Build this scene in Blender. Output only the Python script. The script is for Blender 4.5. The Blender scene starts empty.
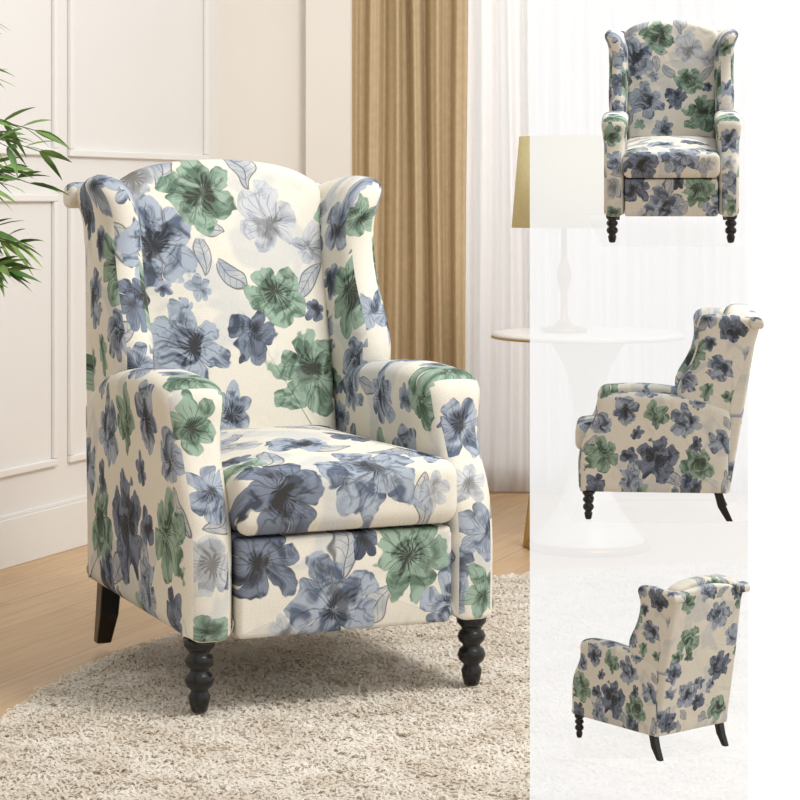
import bpy, math, random
import numpy as np
from mathutils import Vector, Matrix
random.seed(7); np.random.seed(7)
scene=bpy.context.scene
scene.view_settings.view_transform='Standard'

def L(r,g,b):
    def f(c):
        c/=255.0
        return c/12.92 if c<=0.04045 else ((c+0.055)/1.055)**2.4
    return (f(r),f(g),f(b),1.0)

# ---------------------------------------------------------------- node helpers
class NT:
    def __init__(s,tree): s.t=tree; s.n=tree.nodes; s.l=tree.links
    def put(s,sock,v):
        if isinstance(v,bpy.types.NodeSocket): s.l.new(v,sock)
        elif v is not None: sock.default_value=v
    def m(s,op,a,b=None,c=None,clamp=False):
        n=s.n.new('ShaderNodeMath'); n.operation=op; n.use_clamp=clamp
        s.put(n.inputs[0],a)
        if b is not None: s.put(n.inputs[1],b)
        if c is not None: s.put(n.inputs[2],c)
        return n.outputs[0]
    def v(s,op,a,b=None,c=None,out=0):
        n=s.n.new('ShaderNodeVectorMath'); n.operation=op
        s.put(n.inputs[0],a)
        if b is not None: s.put(n.inputs[1],b)
        if c is not None: s.put(n.inputs[2],c)
        return n.outputs[out]
    def mr(s,v,a,b,c,d,kind='SMOOTHSTEP'):
        n=s.n.new('ShaderNodeMapRange'); n.interpolation_type=kind
        for i,x in enumerate((v,a,b,c,d)): s.put(n.inputs[i],x)
        return n.outputs[0]
    def mix(s,f,a,b,mode='MIX'):
        n=s.n.new('ShaderNodeMix'); n.data_type='RGBA'; n.blend_type=mode
        s.put(n.inputs[0],f); s.put(n.inputs[6],a); s.put(n.inputs[7],b)
        return n.outputs[2]
    def mixv(s,f,a,b):
        n=s.n.new('ShaderNodeMix'); n.data_type='VECTOR'
        s.put(n.inputs[0],f); s.put(n.inputs[4],a); s.put(n.inputs[5],b)
        return n.outputs[1]
    def noise(s,vec,scale,detail=3,rough=.55,dist=0,dims='3D'):
        n=s.n.new('ShaderNodeTexNoise'); n.noise_dimensions=dims
        if vec is not None: s.put(n.inputs['Vector'],vec)
        n.inputs['Scale'].default_value=scale; n.inputs['Detail'].default_value=detail
        n.inputs['Roughness'].default_value=rough; n.inputs['Distortion'].default_value=dist
        return n
def new_mat(name,rough=.6,spec=.3):
    m=bpy.data.materials.new(name); m.use_nodes=True
    nt=NT(m.node_tree); b=m.node_tree.nodes['Principled BSDF']
    b.inputs['Roughness'].default_value=rough
    b.inputs['Specular IOR Level'].default_value=spec
    return m,nt,b
def bump(nt,b,h,strength=.3,dist=.01):
    n=nt.n.new('ShaderNodeBump'); n.inputs['Strength'].default_value=strength; n.inputs['Distance'].default_value=dist
    nt.l.new(h,n.inputs['Height']); nt.l.new(n.outputs[0],b.inputs['Normal'])
def objco(nt):
    return nt.n.new('ShaderNodeTexCoord').outputs['Object']
def simple(name,col,rough=.6,spec=.3,var=.06,scale=6,bs=0,bscale=200,metal=0):
    m,nt,b=new_mat(name,rough,spec)
    co=objco(nt); n=nt.noise(co,scale)
    f=nt.mr(n.outputs[0],.3,.7,0,1,'LINEAR')
    c2=tuple(x*(1-var) for x in col[:3])+(1,)
    nt.put(b.inputs['Base Color'],nt.mix(f,c2,col))
    b.inputs['Metallic'].default_value=metal
    if bs: bump(nt,b,nt.noise(co,bscale).outputs[0],bs,.002)
    return m

# ---------------------------------------------------------------- floral fabric
PALS='bdgi'
PAL={'b':(L(168,178,192),L(80,95,118),L(22,25,36)),
     'd':(L(118,129,148),L(50,61,82),L(16,18,27)),
     'g':(L(150,175,156),L(78,108,90),L(30,36,32)),
     'i':(L(194,199,206),L(136,146,162),L(30,34,44))}
BASE=L(229,223,209)
def step_group():
    g=bpy.data.node_groups.new('nearest_motif','ShaderNodeTree')
    for n,k in (('P','NodeSocketVector'),('Best','NodeSocketVector'),('D','NodeSocketFloat'),('Scale','NodeSocketVector'),('Off','NodeSocketVector')):
        g.interface.new_socket(name=n,in_out='INPUT',socket_type=k)
    for n,k in (('Best','NodeSocketVector'),('D','NodeSocketFloat')):
        g.interface.new_socket(name=n,in_out='OUTPUT',socket_type=k)
    nt=NT(g); gi=g.nodes.new('NodeGroupInput').outputs; go=g.nodes.new('NodeGroupOutput')
    P=nt.v('MULTIPLY_ADD',gi['Best'],(1e-7,1e-7,1e-7),gi['P'])
    v=nt.v('MULTIPLY_ADD',P,gi['Scale'],gi['Off'])
    d=nt.v('LENGTH',v,out=1)
    lt=nt.m('LESS_THAN',d,gi['D'])
    g.links.new(nt.mixv(lt,gi['Best'],v),go.inputs['Best'])
    g.links.new(nt.m('MINIMUM',d,gi['D']),go.inputs['D'])
    return g
SG=step_group()
def chain(nt,P,items):
    best=None;D=None
    for (cx,cy,R_,idn) in items:
        n=nt.n.new('ShaderNodeGroup'); n.node_tree=SG
        nt.put(n.inputs['P'],P)
        if best is None:
            n.inputs['Best'].default_value=(9,9,0); n.inputs['D'].default_value=99
        else:
            nt.put(n.inputs['Best'],best); nt.put(n.inputs['D'],D)
        n.inputs['Scale'].default_value=(1/R_,1/R_,0); n.inputs['Off'].default_value=(-cx/R_,-cy/R_,idn*.001)
        best=n.outputs['Best'];D=n.outputs['D']
    sp=nt.n.new('ShaderNodeSeparateXYZ'); nt.l.new(best,sp.inputs[0])
    return sp.outputs[0],sp.outputs[1],nt.m('ROUND',nt.m('MULTIPLY',sp.outputs[2],1000.0))
def ramp4(nt,t,cols):
    n=nt.n.new('ShaderNodeValToRGB'); n.color_ramp.interpolation='CONSTANT'
    e=n.color_ramp.elements
    e[0].position=0; e[0].color=cols[0]; e[1].position=.25; e[1].color=cols[1]
    for p,c in ((.5,cols[2]),(.75,cols[3])):
        x=e.new(p); x.color=c
    nt.put(n.inputs[0],nt.m('MULTIPLY_ADD',t,.25,.1)); return n.outputs[0]
def flowers_layer(nt,prev,P,items,N1,N2,N4):
    x,y,idn=chain(nt,P,items)
    r=nt.m('SQRT',nt.m('ADD',nt.m('MULTIPLY',x,x),nt.m('MULTIPLY',y,y)))
    ty=nt.m('MODULO',idn,4.0)
    K=nt.m('MULTIPLY_ADD',nt.m('MODULO',nt.m('FLOOR',nt.m('DIVIDE',idn,4.0)),2.0),.5,2.5)
    th=nt.m('ADD',nt.m('ARCTAN2',y,x),nt.m('MULTIPLY',idn,1.73))
    pet=nt.m('ABSOLUTE',nt.m('SINE',nt.m('MULTIPLY',th,K)))
    irr=nt.m('MULTIPLY',nt.m('SINE',nt.m('MULTIPLY_ADD',idn,2.1,th)),.09)
    rb=nt.m('ADD',nt.m('MULTIPLY_ADD',nt.m('POWER',pet,.45),.42,.54),nt.m('ADD',irr,nt.m('MULTIPLY_ADD',N1,.5,-.25)))
    mask=nt.mr(r,nt.m('SUBTRACT',rb,.05),rb,1,0)
    q=nt.m('DIVIDE',r,rb)
    streak=nt.m('MULTIPLY_ADD',nt.m('SINE',nt.m('MULTIPLY_ADD',th,15.0,nt.m('MULTIPLY',N4,12.0))),.5,.5)
    rim=nt.mr(q,.86,.99,0,.30)
    fade=nt.mr(q,.35,.85,.24,-.22)
    tone=nt.m('ADD',nt.m('MULTIPLY_ADD',N2,5.4,-2.4),nt.m('ADD',rim,fade))
    tone=nt.m('ADD',tone,nt.m('MULTIPLY_ADD',streak,.26,-.06),clamp=True)
    col=nt.mix(tone,ramp4(nt,ty,[PAL[k][0] for k in PALS]),ramp4(nt,ty,[PAL[k][1] for k in PALS]))
    dark=ramp4(nt,ty,[PAL[k][2] for k in PALS])
    deep=nt.m('MULTIPLY',nt.mr(N4,.55,.66,0,.72),nt.mr(q,.3,.85,1,.3))
    sep=nt.m('MULTIPLY',nt.mr(pet,0,.22,1,0),nt.mr(r,.15,.9,.8,.35))
    vein=nt.m('MULTIPLY',nt.mr(streak,.0,.07,.6,0),nt.mr(q,.6,.97,1,0))
    core=nt.mr(nt.m('ADD',nt.m('MULTIPLY_ADD',streak,.32,r),nt.m('MULTIPLY_ADD',N2,-1.2,.6)),.22,.46,.98,0)
    dk=nt.m('MAXIMUM',nt.m('MAXIMUM',sep,core),nt.m('MAXIMUM',deep,vein))
    col=nt.mix(dk,col,dark)
    am=nt.m('SUBTRACT',.95,nt.m('MULTIPLY',nt.m('GREATER_THAN',ty,2.5),.2))
    return nt.mix(nt.m('MULTIPLY',mask,am),prev,col)
def leaves_layer(nt,prev,P,items,N1):
    x,y,idn=chain(nt,P,items)
    a=nt.m('MULTIPLY',idn,1.31); c=nt.m('COSINE',a); s=nt.m('SINE',a)
    u=nt.m('ADD',nt.m('MULTIPLY',x,c),nt.m('MULTIPLY',y,s))
    v=nt.m('DIVIDE',nt.m('SUBTRACT',nt.m('MULTIPLY',y,c),nt.m('MULTIPLY',x,s)),.42)
    q=nt.m('ABSOLUTE',v); prof=nt.m('SUBTRACT',1.0,nt.m('MULTIPLY',u,u))
    fill=nt.mr(q,nt.m('SUBTRACT',prof,.08),prof,1,0)
    ins=nt.mr(nt.m('ABSOLUTE',u),.98,1.04,1,0)
    line=nt.mr(nt.m('ABSOLUTE',nt.m('SUBTRACT',q,prof)),.02,.13,1,0)
    mid=nt.mr(q,.0,.09,1,0)
    vein=nt.m('MULTIPLY',nt.mr(nt.m('ABSOLUTE',nt.m('SINE',nt.m('MULTIPLY_ADD',q,-3.0,nt.m('MULTIPLY',u,9.0)))),0,.3,.7,0),fill)
    ink=nt.m('MULTIPLY',nt.m('MAXIMUM',nt.m('MAXIMUM',line,mid),vein),ins)
    cc=nt.mix(nt.m('MULTIPLY',fill,nt.m('MULTIPLY',N1,1.3)),prev,L(154,163,176))
    return nt.mix(nt.m('MULTIPLY',ink,.78),cc,L(46,52,68))
def fabric(name,parts_):
    big,small,lv=parts_
    m,nt,b=new_mat(name,.95,.08)
    uv=nt.n.new('ShaderNodeUVMap'); uv.uv_map='pattern'
    P0=uv.outputs[0]
    w=nt.noise(P0,11,1,.5,dims='2D')
    P=nt.v('MULTIPLY_ADD',nt.v('SUBTRACT',w.outputs['Color'],(.5,.5,.5)),(.055,.055,0),P0)
    N1=nt.noise(P0,22,2,.5,dims='2D').outputs[0]
    N2=nt.noise(P0,19,3,.6,.8,dims='2D').outputs[0]
    N4=nt.noise(P0,12,3,.6,dims='2D').outputs[0]
    N3=nt.noise(P0,6,2,.6,.5,dims='2D').outputs[0]
    col=nt.mix(nt.mr(N3,.52,.64,0,.45),BASE,L(186,191,197))
    col=leaves_layer(nt,col,P,[(a,b_,c,i+1) for i,(a,b_,c) in enumerate(lv)],N1)
    def ids(l,s): return [(a,b_,c,4*(i*3+s)+PALS.index(k)) for i,(a,b_,c,k) in enumerate(l)]
    col=flowers_layer(nt,col,P,ids(small,2),N1,N2,N4)
    col=flowers_layer(nt,col,P,ids(big,1),N1,N2,N4)
    sc=nt.v('MULTIPLY',P0,(260.0,700.0,1.0)); weave=nt.noise(sc,1.0,1,.5,dims='2D').outputs[0]
    col=nt.mix(nt.mr(weave,.35,.7,.0,.16,'LINEAR'),col,L(112,110,104))
    nt.put(b.inputs['Base Color'],col)
    bump(nt,b,nt.m('ADD',nt.m('MULTIPLY',weave,.08),nt.noise(P0,7,2,.5,.8,dims='2D').outputs[0]),.45,.014)
    return m
def fillup(big,u0,u1,v0,v1,seed,n,sizes=(.03,.05),nl=6,pal='bbdgibgd'):
    rng=random.Random(seed)
    sm=[]; lv=[]
    tries=0
    while len(sm)<n and tries<8000:
        tries+=1
        r=rng.uniform(*sizes); u=rng.uniform(u0,u1); v=rng.uniform(v0,v1)
        if all(math.hypot(u-a,v-b)>.62*(r+c) for a,b,c,_ in big) and all(math.hypot(u-a,v-b)>.85*(r+c) for a,b,c,_ in sm): sm.append((u,v,r,rng.choice(pal)))
    if not sm: sm=[(u0,v0,.03,'i')]
    tries=0
    while len(lv)<nl and tries<6000:
        tries+=1
        r=rng.uniform(.045,.065); u=rng.uniform(u0,u1); v=rng.uniform(v0,v1)
        if all(math.hypot(u-a,v-b)>.75*c for a,b,c,_ in big+sm) and all(math.hypot(u-a,v-b)>.6*(r+c) for a,b,c in lv): lv.append((u,v,r))
    if not lv: lv=[(u0,v0,.04)]
    return big,sm,lv
backF=[(-.067,1.055,.10,'g'),(-.188,.935,.12,'b'),(.093,.985,.09,'i'),(.093,.812,.085,'g'),(-.128,.70,.105,'b'),(.03,.72,.065,'d'),
        (.17,.628,.115,'g'),(-.226,1.085,.065,'i'),(-.043,.545,.065,'b'),(.20,.93,.055,'i'),(-.28,.80,.065,'d'),(-.29,1.07,.055,'b'),(.29,.78,.06,'b'),(.28,1.0,.06,'g'),(-.29,.66,.06,'b')]
lowF=[(-.187,.298,.09,'d'),(-.03,.212,.105,'b'),(.13,.297,.105,'g'),(.22,.20,.065,'b'),
        (.313,.33,.07,'b'),(.30,.21,.06,'g'),(.29,.55,.07,'b'),(-.302,.58,.065,'g'),(-.295,.30,.07,'i'),(-.29,.165,.05,'g'),
        (-.28,.45,.055,'b'),(.29,.44,.055,'i')]
seatF=[(-.155,.42,.105,'d'),(.055,.47,.12,'b'),(.2,.54,.075,'b'),(-.21,.54,.055,'g'),(-.05,.68,.08,'b'),(.19,.40,.045,'i'),(.12,.74,.08,'d'),(-.17,.76,.07,'i')]
armF=[(.12,.35,.105,'g'),(.40,.33,.125,'d'),(.24,.57,.08,'b'),(.62,.30,.10,'g'),(.56,.52,.09,'b'),(.08,.19,.07,'d'),(.26,.21,.07,'b'),(.41,.55,.07,'g'),
       (.55,.70,.07,'b'),(.14,.72,.07,'g'),(.36,.70,.07,'b'),(.12,.50,.06,'b'),(.58,.17,.07,'d'),(.74,.43,.07,'b')]
wingF=[(.60,.88,.09,'g'),(.66,1.05,.07,'b'),(.55,.72,.07,'b'),(.80,1.0,.085,'d'),(.74,.80,.08,'b'),(.92,1.08,.05,'b'),(.66,.68,.05,'g')]
M_LOW=fabric('floral_fabric_lower',fillup(lowF,-.34,.34,.15,.66,3,7))
M_SEAT=fabric('floral_fabric_seat',fillup(seatF,-.25,.25,.36,1.0,4,3,(.03,.05),8))
M_ARM=fabric('floral_fabric_side',fillup(armF,0,.85,.15,.75,5,12,(.035,.055)))
M_WING=fabric('floral_fabric_wing',fillup(wingF,.46,.99,.6,1.2,6,7,(.03,.05),4))
M_BACK=fabric('floral_fabric_back',fillup(backF,-.34,.34,.45,1.14,7,7,(.022,.042),11))
M_REAR=fabric('floral_fabric_rear',fillup([(-.1,.9,.11,'b'),(.15,.75,.1,'g'),(-.15,.55,.11,'d'),(.1,.4,.1,'b'),(.2,1.0,.07,'g'),(-.2,.27,.09,'g'),(.24,.22,.08,'d'),(-.25,.74,.08,'b'),(.25,.55,.08,'b'),(-.24,1.03,.07,'d'),(.05,1.06,.06,'b')],-.34,.34,.15,1.14,8,12,(.035,.06),6))
FAB=[M_LOW,M_SEAT,M_ARM,M_WING,M_BACK,M_REAR]
M_BLACK=simple('black_lacquer_wood',L(10,9,9),.25,.5)

# ---------------------------------------------------------------- mesh helpers
def mesh_obj(name,verts,faces,mats,parent=None,smooth=True):
    me=bpy.data.meshes.new(name); me.from_pydata([tuple(v) for v in verts],[],faces)
    for m in (mats if isinstance(mats,list) else [mats]): me.materials.append(m)
    if smooth: me.polygons.foreach_set('use_smooth',[True]*len(me.polygons))
    me.update()
    o=bpy.data.objects.new(name,me); scene.collection.objects.link(o)
    if parent: o.parent=parent
    return o
def empty(name,loc=(0,0,0),rot=(0,0,0),s=1):
    e=bpy.data.objects.new(name,None); scene.collection.objects.link(e); e.empty_display_size=.1
    e.location=loc; e.rotation_euler=rot; e.scale=(s,s,s) if not isinstance(s,tuple) else s; return e
def round_poly(pts,seg=8,step=.014):
    out=[]; n=len(pts)
    for i in range(n):
        p=Vector(pts[i][:2]); r=pts[i][2]; a=Vector(pts[i-1][:2]); b=Vector(pts[(i+1)%n][:2])
        da=(a-p); db=(b-p); la=min(r,da.length*.49); lb=min(r,db.length*.49)
        A=p+da.normalized()*la; B=p+db.normalized()*lb
        for k in range(seg+1):
            t=k/seg; out.append((1-t)**2*A+2*t*(1-t)*p+t*t*B)
    res=[]
    m=len(out)
    for i in range(m):
        a=out[i]; b=out[(i+1)%m]; d=(b-a).length
        if d<1e-5: continue
        k=max(1,int(d/step))
        for j in range(k): res.append(a+(b-a)*(j/k))
    ar=sum(res[i].x*res[(i+1)%len(res)].y-res[(i+1)%len(res)].x*res[i].y for i in range(len(res)))
    if ar<0: res.reverse()
    return res
def normals2(o):
    n=len(o); r=[]
    for i in range(n):
        t=(o[(i+1)%n]-o[i-1]); t.normalize(); r.append(Vector((t.y,-t.x)))
    return r
KIND={'arm':(0,2),'wing':(4,3),'seat':(1,1),'low':(0,0),'back':(4,4),'rear':(5,5),'roll':(4,3)}
def pillow(name,outline,plane,t0,t1,r,b0=0,b1=0,deform=None,parent=None,kind='arm',xo=.34,center=None,mid=3):
    nrm=normals2(outline); n=len(outline)
    c=Vector(center) if center else sum(outline,Vector((0,0)))/n
    layers=[]
    for s in (.0,.12,.25,.4,.55,.7,.82,.92):
        layers.append(('cap0',s))
    K=5
    for k in range(K+1): layers.append(('r0',k/K*math.pi/2))
    for k in range(1,mid+1): layers.append(('mid',k/(mid+1)))
    for k in range(K,-1,-1): layers.append(('r1',k/K*math.pi/2))
    for s in (.92,.82,.7,.55,.4,.25,.12,.0): layers.append(('cap1',s))
    verts=[]; rings=[]
    for kind_,a in layers:
        ring=[]
        if kind_ in('cap0','cap1'):
            base=[outline[i]-nrm[i]*r for i in range(n)]
            t=(t0-b0*(1-a*a)**1.0) if kind_=='cap0' else (t1+b1*(1-a*a))
            if a==0:
                ring=[len(verts)]; verts.append((c.x,c.y,t)); rings.append(ring); continue
            for p in base:
                q=c+(p-c)*a; ring.append(len(verts)); verts.append((q.x,q.y,t))
        else:
            if kind_=='r0': ins=r*(1-math.sin(a)); t=t0+r*(1-math.cos(a))
            elif kind_=='r1': ins=r*(1-math.sin(a)); t=t1-r*(1-math.cos(a))
            else: ins=0; t=(t0+r)+(t1-t0-2*r)*a
            for i in range(n):
                q=outline[i]-nrm[i]*ins; ring.append(len(verts)); verts.append((q.x,q.y,t))
        rings.append(ring)
    faces=[]
    for a,b in zip(rings[:-1],rings[1:]):
        if len(a)==1:
            for i in range(n): faces.append((a[0],b[(i+1)%n],b[i]))
        elif len(b)==1:
            for i in range(n): faces.append((a[i],a[(i+1)%n],b[0]))
        else:
            for i in range(n): faces.append((a[i],a[(i+1)%n],b[(i+1)%n],b[i]))
    V=[]
    for u,w,t in verts:
        p={'YZ':(t,u,w),'XZ':(u,t,w),'XY':(u,w,t)}[plane]
        if deform: p=deform(*p)
        V.append(p)
    if plane=='XZ': faces=[tuple(reversed(f)) for f in faces]
    o=mesh_obj(name,V,faces,FAB,parent)
    me=o.data
    uvl=me.uv_layers.new(name='pattern')
    f_,s_=KIND[kind]
    for p in me.polygons:
        nn=p.normal
        isfront=abs(nn.y)>.72 and abs(nn.y)>abs(nn.z)
        mi=s_ if (f_==s_ or not isfront) else f_
        if kind in('wing','roll') and isfront and nn.y>0: mi=5
        p.material_index=mi
        for li in p.loop_indices:
            x,y,z=me.vertices[me.loops[li].vertex_index].co
            if mi==1: uvv=(x,y+z)
            elif mi in(0,4,5): uvv=(x,z)
            else: uvv=(y,z+(xo-abs(x)))
            uvl.data[li].uv=uvv
    return o
def tube(name,pts,rad,mat,parent=None,seg=6,closed=False):
    pts=[Vector(p) for p in pts]; verts=[]; faces=[]; n=len(pts)
    rads=rad if isinstance(rad,(list,tuple)) else [rad]*n
    for i,p in enumerate(pts):
        a=pts[max(i-1,0)]; b=pts[min(i+1,n-1)]
        t=(b-a).normalized(); up=Vector((0,0,1)) if abs(t.z)<.9 else Vector((1,0,0))
        s=t.cross(up).normalized(); w=s.cross(t)
        for k in range(seg):
            an=2*math.pi*k/seg; verts.append(p+(s*math.cos(an)+w*math.sin(an))*rads[i])
    for i in range(n-1):
        j=i+1
        for k in range(seg):
            faces.append((i*seg+k,i*seg+(k+1)%seg,j*seg+(k+1)%seg,j*seg+k))
    faces.append(tuple(range(seg-1,-1,-1))); faces.append(tuple((n-1)*seg+k for k in range(seg)))
    if name is None: return verts,faces
    return mesh_obj(name,verts,faces,mat,parent)
def lathe(name,prof,mat,parent=None,loc=(0,0,0),seg=40,smooth=True):
    verts=[];faces=[]
    for r,z in prof:
        for k in range(seg):
            a=2*math.pi*k/seg; verts.append((loc[0]+r*math.cos(a),loc[1]+r*math.sin(a),loc[2]+z))
    for i in range(len(prof)-1):
        for k in range(seg):
            faces.append((i*seg+k,i*seg+(k+1)%seg,(i+1)*seg+(k+1)%seg,(i+1)*seg+k))
    faces.append(tuple(range(seg-1,-1,-1))); faces.append(tuple((len(prof)-1)*seg+k for k in range(seg)))
    return mesh_obj(name,verts,faces,mat,parent,smooth)
BOXF=[(0,3,2,1),(4,5,6,7),(0,1,5,4),(1,2,6,5),(2,3,7,6),(3,0,4,7)]
def boxes(name,lst,mat,parent=None,bevel=0,xf=None):
    V=[];F=[]
    for (x0,x1,y0,y1,z0,z1) in lst:
        o=len(V)
        vs=[(x0,y0,z0),(x1,y0,z0),(x1,y1,z0),(x0,y1,z0),(x0,y0,z1),(x1,y0,z1),(x1,y1,z1),(x0,y1,z1)]
        V+=[xf(*v) for v in vs] if xf else vs
        F+=[tuple(o+i for i in f) for f in BOXF]
    ob=mesh_obj(name,V,F,mat,parent,False)
    if bevel:
        md=ob.modifiers.new('bevel','BEVEL'); md.width=bevel; md.segments=3
    return ob

# ---------------------------------------------------------------- armchair
ZB=.147
def build_chair(root):
    parts=[]
    arm=round_poly([(0,ZB,.012),(-.006,.40,.13),(.085,.535,.11),(.088,.664,.065),(.35,.680,.2),(.62,.645,.03),(.80,.58,.05),(.775,ZB,.012)])
    wing=round_poly([(.56,.56,.02),(.495,.69,.09),(.625,.90,.18),(.610,1.088,.07),(.74,1.100,.05),(.95,1.070,.06),(.94,1.0,.05),(.80,.54,.03)])
    for sg,nm in ((-1,'left'),(1,'right')):
        t=sorted((sg*.238,sg*.34))
        def ad(x,y,z,sg=sg):
            k=min(max((z-.50)/.15,0),1)*min(1,max(0,(.62-y)/.2)+.3)
            k=k*k*(3-2*k)
            c=sg*.289
            return (c+(x-c)*(1+.32*k),y,z)
        parts.append(pillow('arm_'+nm,arm,'YZ',t[0],t[1],.036,.006,.006,ad,root,'arm',.34,center=(.40,.42)))
        def wd(x,y,z,sg=sg):
            f=max(0,(.86-y))/.3
            k=min(max((z-.60)/.45,0),1)
            w=.5+.5*k
            e=max(0,(z-.97)/.12)
            # the top of the wing curls outwards into a scroll
            return (x+sg*(.024*f*w+.040*e**1.8-.002*k),y,z-.012*e*e*max(0,(abs(x)-.26)/.05))
        t=sorted((sg*.228,sg*.313))
        parts.append(pillow('wing_'+nm,wing,'YZ',t[0],t[1],.040,.008,.008,wd,root,'wing',.315,center=(.72,.84)))
    parts.append(pillow('front_panel',round_poly([(-.234,ZB+.002,.012),(-.234,.350,.012),(.234,.350,.012),(.234,ZB+.002,.012)]),'XZ',-.006,.05,.012,.008,0,None,root,'low'))
    parts.append(pillow('seat_base',round_poly([(-.237,.15,.01),(-.237,.36,.01),(.237,.36,.01),(.237,.15,.01)]),'XZ',.04,.76,.01,0,0,None,root,'low'))
    parts.append(pillow('seat_cushion',round_poly([(-.243,-.026,.03),(-.243,.68,.02),(.243,.68,.02),(.243,-.026,.03)]),'XY',.356,.494,.038,0,.036,None,root,'seat',mid=4))
    def bd(x,y,z): return (x,y+(z-.5)*.27,z)
    parts.append(pillow('back_cushion',round_poly([(-.228,.42,.02),(-.25,1.075,.03),(-.17,1.122,.1),(0,1.138,.14),(.17,1.122,.1),(.25,1.075,.03),(.228,.42,.02)]),'XZ',.62,.74,.035,.03,0,bd,root,'back',center=(0,.78)))
    def rd(x,y,z): return (x*(1-.06*max(0,(z-.6))/.5),y+(z-ZB)*.17,z)
    parts.append(pillow('back_shell',round_poly([(-.318,ZB+.001,.012),(-.318,1.055,.05),(0,1.11,.3),(.318,1.055,.05),(.318,ZB+.001,.012)]),'XZ',.70,.785,.02,0,.006,rd,root,'rear',center=(0,.6)))
    roll=round_poly([(.885,1.025,.03),(.885,1.082,.03),(.965,1.072,.035),(.965,1.012,.03)],step=.008)
    for sg,nm in((-1,'left'),(1,'right')):
        t=sorted((sg*.24,sg*.345))
        parts.append(pillow('top_scroll_'+nm,roll,'YZ',t[0],t[1],.014,.002,.002,None,root,'roll',.33))
    lp=[(.012,0),(.016,.003),(.020,.02),(.022,.034),(.017,.042),(.017,.046),(.026,.054),(.030,.066),(.026,.078),(.019,.084),(.019,.088),(.027,.096),(.030,.106),(.026,.116),(.020,.121),(.024,.127),(.031,.135),(.033,.15)]
    for sg,nm in((-1,'left'),(1,'right')):
        parts.append(lathe('front_leg_'+nm,lp,M_BLACK,root,(sg*.30,.045,0),32))
        a=.023;b=.017; y0=.735;x0=sg*.295
        V=[(x0-b,y0+.052-b,0),(x0+b,y0+.052-b,0),(x0+b,y0+.052+b,0),(x0-b,y0+.052+b,0),
           (x0-a*.95,y0+.012-a,.075),(x0+a*.95,y0+.012-a,.075),(x0+a*.95,y0+.012+a,.075),(x0-a*.95,y0+.012+a,.075),
           (x0-a,y0-.008-a,.152),(x0+a,y0-.008-a,.152),(x0+a,y0-.008+a,.152),(x0-a,y0-.008+a,.152)]
        F=[(0,3,2,1)]+[(i,(i+1)%4,4+(i+1)%4,4+i) for i in range(4)]+[(4+i,4+(i+1)%4,8+(i+1)%4,8+i) for i in range(4)]+[(8,9,10,11)]
        o=mesh_obj('rear_leg_'+nm,V,F,M_BLACK,root,False); md=o.modifiers.new('bevel','BEVEL'); md.width=.004; md.segments=2
        parts.append(o)
    return parts
CH=(-.1086,4.394); TH=math.radians(23.5)
chair=empty('wingback_armchair',(CH[0],CH[1],.022),(0,0,TH),(1.015,1,1))
parts=build_chair(chair)
def dup(loc,rot,s):
    e=empty('wingback_armchair',loc,rot,s)
    for p in parts:
        o=bpy.data.objects.new(p.name.split('.')[0],p.data); scene.collection.objects.link(o); o.parent=e
        if p.name.startswith('rear_leg'):
            md=o.modifiers.new('bevel','BEVEL'); md.width=.004; md.segments=2
    return e
R=math.radians
dup((.407,3.20,.992),(R(9),0,R(-7.2)),(.295,.28,.28))
dup((.286,3.37,.567),(0,0,R(-96)),.290)
dup((.330,3.386,.218),(0,0,R(-142)),.238)

# ---------------------------------------------------------------- overlay strip, built as a board
m_ac,nt,b=new_mat('glowing_frosted_acrylic',.5,.1)
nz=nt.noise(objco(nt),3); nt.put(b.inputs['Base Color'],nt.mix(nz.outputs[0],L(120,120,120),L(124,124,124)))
b.inputs['Emission Color'].default_value=(1,1,1,1); b.inputs['Emission Strength'].default_value=.84  # glow added so the sheet reads near white; it is no lamp
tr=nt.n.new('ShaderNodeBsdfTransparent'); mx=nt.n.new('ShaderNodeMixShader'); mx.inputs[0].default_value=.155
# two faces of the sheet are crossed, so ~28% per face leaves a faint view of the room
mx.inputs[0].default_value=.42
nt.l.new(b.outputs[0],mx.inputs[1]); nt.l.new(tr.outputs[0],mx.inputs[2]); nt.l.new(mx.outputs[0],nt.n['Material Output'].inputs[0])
m_wp,nt,b=new_mat('glowing_board_white',.5,.2)
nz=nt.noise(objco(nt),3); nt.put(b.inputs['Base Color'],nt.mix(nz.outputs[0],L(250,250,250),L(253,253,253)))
b.inputs['Emission Color'].default_value=(1,1,1,1); b.inputs['Emission Strength'].default_value=.5  # upright also given an added glow to stay white
m_cl,nt,b=new_mat('clear_acrylic',.1,.2)
nz=nt.noise(objco(nt),3); nt.put(b.inputs['Base Color'],nt.mix(nz.outputs[0],L(250,250,250),L(253,253,253)))
tr=nt.n.new('ShaderNodeBsdfTransparent'); mx=nt.n.new('ShaderNodeMixShader'); mx.inputs[0].default_value=.96
nt.l.new(b.outputs[0],mx.inputs[1]); nt.l.new(tr.outputs[0],mx.inputs[2]); nt.l.new(mx.outputs[0],nt.n['Material Output'].inputs[0])
board=empty('overlay_strip_board',(.2135,3.5,.022))  # board and shelves stand in for the overlaid white strip of chair views
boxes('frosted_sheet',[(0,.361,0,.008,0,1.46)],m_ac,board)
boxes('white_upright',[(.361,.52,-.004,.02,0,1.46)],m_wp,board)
def tilt(x,y,z,cx=.1955,cy=-.30,cz=.970,a=R(9)):
    return (x,cy+(y-cy)*math.cos(a)-(z-cz)*math.sin(a),cz+(y-cy)*math.sin(a)+(z-cz)*math.cos(a))
boxes('shelf_1',[(.09,.31,-.30,-.01,.966,.969)],m_cl,board,0,tilt)
boxes('shelf_2',[(.05,.34,-.24,0,.542,.545)],m_cl,board)
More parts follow.
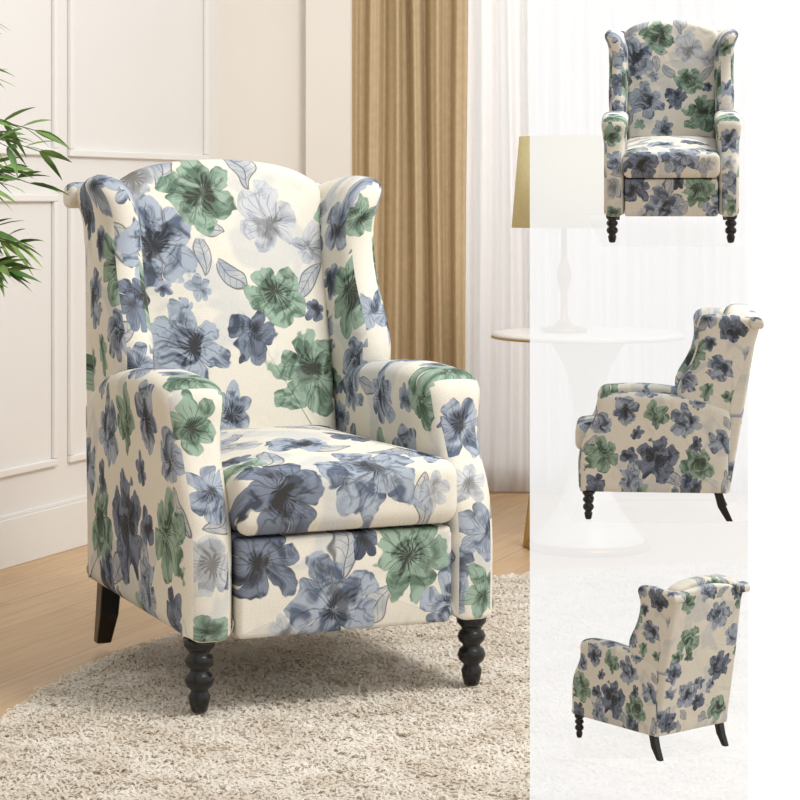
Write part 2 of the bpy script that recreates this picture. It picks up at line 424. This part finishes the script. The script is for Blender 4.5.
boxes('shelf_3',[(.05,.34,-.28,0,.193,.196)],m_cl,board)

# ---------------------------------------------------------------- room
m_wall,nt,b=new_mat('warm_white_wall_paint',.7,.2)
co=objco(nt); nt.put(b.inputs['Base Color'],nt.mix(nt.noise(co,1.5).outputs[0],L(224,221,217),L(230,228,225))); bump(nt,b,nt.noise(co,300).outputs[0],.05,.001)
m_wall2=simple('cream_wall_paint',L(232,226,217),.7,.2,.03,2,.05,300)
m_trim=simple('white_trim_paint',L(232,230,226),.45,.35,.02,3)
m_floor,nt,b=new_mat('oak_plank_floor',.38,.4)
co=objco(nt)
mp=nt.n.new('ShaderNodeMapping'); nt.l.new(co,mp.inputs[0]); mp.inputs['Rotation'].default_value=(0,0,R(-68))
br=nt.n.new('ShaderNodeTexBrick'); nt.l.new(mp.outputs[0],br.inputs['Vector'])
br.inputs['Scale'].default_value=1; br.inputs['Brick Width'].default_value=1.6; br.inputs['Row Height'].default_value=.16
br.inputs['Mortar Size'].default_value=.0012; br.inputs['Color1'].default_value=L(208,176,134); br.inputs['Color2'].default_value=L(194,160,118); br.inputs['Mortar'].default_value=L(144,112,76)
mp2=nt.n.new('ShaderNodeMapping'); nt.l.new(mp.outputs[0],mp2.inputs[0]); mp2.inputs['Scale'].default_value=(1.5,22,1)
gr=nt.noise(mp2.outputs[0],2.2,6,.6,.6).outputs[0]
nt.put(b.inputs['Base Color'],nt.mix(nt.mr(gr,.4,.7,0,.5),br.outputs[0],L(170,132,92)))
bump(nt,b,gr,.06,.003)
mesh_obj('floor',[(-4.2,-1,0),(3.5,-1,0),(3.5,8.2,0),(-4.2,8.2,0)],[(0,1,2,3)],m_floor,None,False)
P0=Vector((-1.148,6.12)); D0=Vector((.377,.926)).normalized(); NR=Vector((D0.y,-D0.x))
def wl(t,n,z):
    p=P0+D0*t+NR*n; return (p.x,p.y,z)
TC=1.365
boxes('wall_left',[(-7.2,TC+.1,-.12,0,0,2.7)],m_wall,None,0,wl)
YB=7.384
boxes('wall_back',[(-.70,-.168,YB,YB+.5,0,2.7),(-.168,.0,YB+.36,YB+.5,0,2.7),(.0,3.4,YB+.36,YB+.5,0,.10),(.0,3.4,YB+.36,YB+.5,2.45,2.7),(2.2,3.4,YB+.36,YB+.5,.1,2.45)],m_wall2)
boxes('trim_pilaster',[(-.325,-.172,YB-.05,YB,0,2.7)],m_wall2,None,.004)
boxes('baseboard_left',[(-7.2,TC,0,.016,0,.14),(-7.2,TC,0,.009,.14,.152)],m_trim,None,.003,wl)
boxes('baseboard_back',[(-.62,-.325,YB-.016,YB,0,.14)],m_trim,None,.003)
boxes('baseboard_window',[(-.168,3.4,YB+.34,YB+.36,0,.12)],m_trim,None,.003)
def frame(t0,t1,z0,z1,w=.022,d=.014):
    return [(t0,t1,0,d,z0,z0+w),(t0,t1,0,d,z1-w,z1),(t0,t0+w,0,d,z0+w,z1-w),(t1-w,t1,0,d,z0+w,z1-w)]
fr=[]
for a,c in ((-.95,.30),(.37,1.28),(-2.3,-1.05),(-3.6,-2.4)):
    fr+=frame(a,c,.262,1.075)+frame(a,c,1.19,2.45)
boxes('trim_wall_panels',fr,m_trim,None,.004,wl)
win=empty('window_1',(0,YB+.38,0))
boxes('frame',[(0,.05,0,.06,.1,2.45),(1.05,1.12,0,.06,.1,2.45),(2.15,2.2,0,.06,.1,2.45),(0,2.2,0,.06,.1,.17),(0,2.2,0,.06,2.38,2.45)],m_trim,win,.004)
m_gl,nt,b=new_mat('window_glass',.05,.5)
tr=nt.n.new('ShaderNodeBsdfTransparent'); mx=nt.n.new('ShaderNodeMixShader'); nt.put(mx.inputs[0],nt.mr(nt.noise(objco(nt),1).outputs[0],0,1,.93,.95))
nt.l.new(b.outputs[0],mx.inputs[1]); nt.l.new(tr.outputs[0],mx.inputs[2]); nt.l.new(mx.outputs[0],nt.n['Material Output'].inputs[0])
boxes('glass',[(.03,2.17,.025,.03,.15,2.4)],m_gl,win)
def curtain(name,x0,x1,y,z0,z1,wl_,amp,mat,seed,nz=24,dens=260):
    rg=random.Random(seed); ph=[rg.uniform(0,6.28) for _ in range(5)]
    nx=int((x1-x0)*dens); V=[];F=[]
    for j in range(nz+1):
        z=z0+(z1-z0)*j/nz
        for i in range(nx+1):
            x=x0+(x1-x0)*i/nx
            a=2*math.pi*x/wl_
            s=math.sin(a+.9*math.sin(x*9+ph[0])+.25*math.sin(z*1.3+ph[1]))
            s=math.copysign(abs(s)**.8,s)
            yy=y+amp*s*(.8+.2*math.sin(x*17+ph[2]))+amp*.25*math.sin(2.7*a+ph[3]+z*.5)
            V.append((x+.006*math.sin(z*2+x*20+ph[4]),yy,z))
    for j in range(nz):
        for i in range(nx):
            a=j*(nx+1)+i; F.append((a,a+1,a+nx+2,a+nx+1))
    o=mesh_obj(name,V,F,mat); md=o.modifiers.new('solid','SOLIDIFY'); md.thickness=.002; return o
m_cur=simple('gold_linen_curtain',L(203,181,146),.8,.15,.12,40,.15,700)
m_she,nt,b=new_mat('sheer_voile',.9,.1)
nt.put(b.inputs['Base Color'],nt.mix(nt.noise(objco(nt),4).outputs[0],L(232,231,230),L(240,239,238)))
tl=nt.n.new('ShaderNodeBsdfTranslucent'); tl.inputs[0].default_value=L(232,231,231)
mx=nt.n.new('ShaderNodeMixShader'); mx.inputs[0].default_value=.5; nt.l.new(b.outputs[0],mx.inputs[1]); nt.l.new(tl.outputs[0],mx.inputs[2])
tr=nt.n.new('ShaderNodeBsdfTransparent'); mx2=nt.n.new('ShaderNodeMixShader'); mx2.inputs[0].default_value=.15
nt.l.new(mx.outputs[0],mx2.inputs[1]); nt.l.new(tr.outputs[0],mx2.inputs[2]); nt.l.new(mx2.outputs[0],nt.n['Material Output'].inputs[0])
curtain('curtain',-.18,.235,YB+.10,.015,2.6,.082,.036,m_cur,2)
curtain('sheer_curtain',.20,2.3,YB+.26,.015,2.6,.095,.022,m_she,5)
boxes('curtain_rod',[(-.166,2.6,YB+.09,YB+.11,2.60,2.62),(-.166,2.6,YB+.25,YB+.27,2.60,2.62)],m_trim)

# ---------------------------------------------------------------- rug
m_rug,nt,b=new_mat('cream_shag_wool',.95,.05)
co=objco(nt); n1=nt.noise(co,7,2).outputs[0]; n2=nt.noise(co,60,1).outputs[0]
c=nt.mix(nt.mr(n1,.35,.65,0,1),L(236,228,215),L(248,243,234)); c=nt.mix(nt.mr(n2,.5,.75,0,.25),c,L(216,204,187))
nt.put(b.inputs['Base Color'],c)
tl=nt.n.new('ShaderNodeBsdfTranslucent'); nt.put(tl.inputs[0],c)
mx=nt.n.new('ShaderNodeMixShader'); mx.inputs[0].default_value=.42; nt.l.new(b.outputs[0],mx.inputs[1]); nt.l.new(tl.outputs[0],mx.inputs[2]); nt.l.new(mx.outputs[0],nt.n['Material Output'].inputs[0])
RC=(1.214,4.125); RR=2.02
def rug_build():
    V=[];F=[]; seg=120
    V.append((RC[0],RC[1],.012))
    for r,z in ((RR-.02,.012),(RR,.008),(RR,.001)):
        for k in range(seg):
            a=2*math.pi*k/seg; V.append((RC[0]+r*math.cos(a),RC[1]+r*math.sin(a),z))
    for k in range(seg): F.append((0,1+k,1+(k+1)%seg))
    for j in range(2):
        for k in range(seg): F.append((1+j*seg+k,1+(j+1)*seg+k,1+(j+1)*seg+(k+1)%seg,1+j*seg+(k+1)%seg))
    V=np.array(V)
    N=240000
    a=np.random.rand(N)*2*np.pi; r=RR*np.sqrt(np.random.rand(N))
    px=RC[0]+r*np.cos(a); py=RC[1]+r*np.sin(a)
    keep=(py>2.6)&(px<2.2)
    px=px[keep];py=py[keep];N=len(px)
    th=np.random.rand(N)*2*np.pi; ln=np.random.uniform(.014,.024,N); wd=np.random.uniform(.0018,.0036,N)
    curl=np.random.uniform(-2.8,2.8,N)
    cx=px.copy();cy=py.copy()
    hv=np.random.uniform(.88,1.1,N)*(1+.15*np.sin(px*31+1.3*np.sin(py*27))*np.sin(py*37+px*11)+.13*np.sin(px*83+2*np.sin(py*61))*np.sin(py*97))
    hs=[.0125,.0175,.0185,.0145]
    rows=[]
    for i in range(4):
        t=th+curl*i/3*1.3
        w=wd*(.8,1.15,1.1,.7)[i]
        hz=np.minimum(hs[i]*hv,.0216)
        rows.append((np.stack([cx-np.sin(t)*w,cy+np.cos(t)*w,hz],1),np.stack([cx+np.sin(t)*w,cy-np.cos(t)*w,hz],1)))
        cx=cx+np.cos(t)*ln/3; cy=cy+np.sin(t)*ln/3
    arr=np.stack([q for row in rows for q in row],1).reshape(-1,3)
    base=len(V); allv=np.concatenate([V,arr])
    idx=base+np.arange(N)*8
    quads=np.concatenate([np.stack([idx+2*i,idx+2*i+1,idx+2*i+3,idx+2*i+2],1) for i in range(3)])
    loops=[];starts=[];tot=[];p=0
    for f in F:
        starts.append(p);tot.append(len(f));loops+=list(f);p+=len(f)
    starts=np.concatenate([np.array(starts),p+4*np.arange(len(quads))]); tot=np.concatenate([np.array(tot),np.full(len(quads),4)])
    loops=np.concatenate([np.array(loops),quads.reshape(-1)])
    me=bpy.data.meshes.new('rug'); me.vertices.add(len(allv)); me.vertices.foreach_set('co',allv.reshape(-1).astype(np.float32))
    me.loops.add(len(loops)); me.loops.foreach_set('vertex_index',loops.astype(np.int32))
    me.polygons.add(len(starts)); me.polygons.foreach_set('loop_start',starts.astype(np.int32)); me.polygons.foreach_set('loop_total',tot.astype(np.int32))
    me.polygons.foreach_set('use_smooth',[True]*len(starts))
    me.update(calc_edges=True); me.validate(); me.materials.append(m_rug)
    o=bpy.data.objects.new('shag_rug',me); scene.collection.objects.link(o)
rug_build()

# ---------------------------------------------------------------- side table + lamp
TX,TY=.572,6.5
table=empty('side_table',(TX,TY,0))
m_tt=simple('white_lacquer',L(228,226,222),.3,.5,.02,3)
m_gold=simple('brushed_brass',L(176,140,84),.35,.5,.15,8,0,200,.6)
TH_=.638
lathe('table_top',[(.27,0),(.287,.003),(.292,.009),(.287,.016),(.27,.018)],m_tt,table,(0,0,TH_),72)
lathe('top_rim',[(.2915,.0),(.2945,.001),(.2945,.006),(.2915,.007)],m_gold,table,(0,0,TH_),72)
lathe('pedestal',[(.175,.012),(.172,.03),(.12,.09),(.075,.16),(.05,.25),(.04,.36),(.045,.46),(.07,.55),(.11,.62),(.13,.638)],m_tt,table,(0,0,0),48)
lathe('base_ring',[(.185,0),(.19,.004),(.186,.02),(.17,.024)],m_gold,table,(0,0,0),48)
boxes('base_leg',[(-.198,-.180,-.012,.012,0,.16)],m_gold,table,.004,lambda x,y,z:(x+z*.12,y,z))
lamp=empty('table_lamp',(.50,6.5,TH_+.018))
m_shade,nt,b=new_mat('olive_linen_shade',.85,.1)
nt.put(b.inputs['Base Color'],nt.mix(nt.noise(objco(nt),60).outputs[0],L(186,174,128),L(206,194,150)))
b.inputs['Emission Color'].default_value=L(200,184,134); b.inputs['Emission Strength'].default_value=.14
lathe('lamp_base',[(.07,0),(.07,.012),(.03,.02),(.012,.04),(.010,.12),(.022,.16),(.022,.19),(.010,.22),(.008,.36)],m_gold,lamp)
seg=64;V=[];F=[]
for r,z in ((.160,.318),(.137,.595),(.134,.595),(.157,.318)):
    for k in range(seg): V.append((r*math.cos(2*math.pi*k/seg),r*math.sin(2*math.pi*k/seg),z))
for j in range(4):
    for k in range(seg): F.append((j*seg+k,j*seg+(k+1)%seg,((j+1)%4)*seg+(k+1)%seg,((j+1)%4)*seg+k))
mesh_obj('lamp_shade',V,F,m_shade,lamp)
boxes('shade_spider',[(-.15,.15,-.003,.003,.35,.356),(-.003,.003,-.15,.15,.35,.356)],m_gold,lamp)

# ---------------------------------------------------------------- bamboo plant
plant=empty('potted_bamboo_plant',(-1.06,4.6,0))
m_pot=simple('grey_ceramic',L(190,186,180),.5,.4,.1,8)
m_soil=simple('soil',L(60,46,36),.95,.1,.4,60,.6,80)
m_leaf,nt,b=new_mat('bamboo_leaf',.5,.35)
nt.put(b.inputs['Base Color'],nt.mix(nt.mr(nt.noise(objco(nt),9).outputs[0],.35,.65,0,1),L(62,98,44),L(124,154,84)))
m_stem=simple('bamboo_stem',L(110,120,62),.6,.3,.2,20)
lathe('pot',[(.09,0),(.10,.004),(.135,.28),(.14,.30),(.128,.30),(.122,.27)],m_pot,plant)
lathe('soil',[(.118,.262),(.121,.27)],m_soil,plant)
rg=random.Random(11)
SV=[];SF=[];LV=[];LF=[]
def add_tube(pts,rads):
    v,f=tube(None,pts,rads,None,seg=5); o=len(SV); SV.extend(v); SF.extend([tuple(o+i for i in q) for q in f])
def add_leaf(p,d,ln,w):
    d=d.normalized(); side=d.cross(Vector((0,0,1))); 
    if side.length<.1: side=Vector((1,0,0))
    side=(side.normalized()+Vector((rg.uniform(-.4,.4),rg.uniform(-.4,.4),rg.uniform(-.9,.9)))).normalized()
    up=side.cross(d).normalized(); o=len(LV)
    for i,(t,ww) in enumerate(((0,.12),(.15,.7),(.35,1),(.6,.8),(.82,.42),(1,.03))):
        c=p+d*ln*t+Vector((0,0,-1))*ln*.25*t*t
        LV.extend([c-side*w*ww,c+up*w*.15*ww*-1,c+side*w*ww])
    for i in range(5):
        a=o+i*3; LF.append((a,a+1,a+4,a+3)); LF.append((a+1,a+2,a+5,a+4))
for s in range(5):
    bx=rg.uniform(-.06,.06);by=rg.uniform(-.06,.06); tx=bx+rg.uniform(-.05,.08); ty=by+rg.uniform(-.15,.15); H=rg.uniform(1.35,1.6)
    stem=[Vector((bx+(tx-bx)*t*t,by+(ty-by)*t*t,.26+(H-.26)*t)) for t in [i/10 for i in range(11)]]
    add_tube(stem,[.006-.004*i/10 for i in range(11)])
    for z in (.95,1.02,1.14,1.22,1.38,1.5):
        z+=rg.uniform(-.02,.02)
        if z>H-.03: continue
        t=(z-.26)/(H-.26); st=Vector((bx+(tx-bx)*t*t,by+(ty-by)*t*t,z))
        for q in range(2):
            az=rg.uniform(-.7,.7) if q==0 else rg.uniform(-math.pi,math.pi)
            ln=rg.uniform(.15,.25)
            if z>1.33: ln*=.55
            if q==1: ln*=.7
            d=Vector((math.cos(az),math.sin(az),rg.uniform(-.1,.2)))
            br_=[st+d*ln*u+Vector((0,0,-.05))*u*u for u in (0,.25,.5,.75,1)]
            add_tube(br_,[.0022,.002,.0017,.0014,.001])
            for u in (.5,.7,.88,1):
                for w_ in range(2):
                    pp=st+d*ln*u+Vector((0,0,-.05))*u*u
                    dd=Vector((d.x+rg.uniform(-.6,.5),d.y+rg.uniform(-.8,.8),rg.uniform(-.8,.6)))
                    add_leaf(pp,dd,rg.uniform(.06,.095),rg.uniform(.007,.0105))
mesh_obj('stems',SV,SF,m_stem,plant); mesh_obj('leaves',LV,LF,m_leaf,plant)

# ---------------------------------------------------------------- light & camera
w=bpy.data.worlds.new('world'); scene.world=w; w.use_nodes=True
nt=NT(w.node_tree); bg=w.node_tree.nodes['Background']
tc=nt.n.new('ShaderNodeTexCoord')
dt=nt.v('DOT_PRODUCT',tc.outputs['Generated'],Vector((.82,-.15,.55)).normalized(),out=1)
nt.put(bg.inputs[1],nt.mr(dt,-.6,.8,.16,1.05)); bg.inputs[0].default_value=(1,.99,.98,1)
def area(name,loc,target,size,power,col=(1,1,1)):
    l=bpy.data.lights.new(name,'AREA'); l.size=size; l.energy=power; l.color=col
    o=bpy.data.objects.new(name,l); scene.collection.objects.link(o); o.location=loc
    o.rotation_euler=(Vector(target)-Vector(loc)).to_track_quat('-Z','Y').to_euler(); return o
area('unseen_key_light',(1.5,3.6,3.3),(-.2,5.0,.4),1.2,88,(1,.985,.96))  # unseen key light, put above right to leave the chair's left side darker
area('window_daylight',(1.1,8.6,1.8),(.6,6,1.0),2.0,60,(1,.98,.96))
cam=bpy.data.cameras.new('camera'); co_=bpy.data.objects.new('camera',cam); scene.collection.objects.link(co_)
co_.location=(0,0,1.036+.022); co_.rotation_euler=(math.pi/2,0,0)
cam.sensor_width=36; cam.lens=36*2133/800; cam.shift_y=-.25; cam.clip_end=60
scene.camera=co_
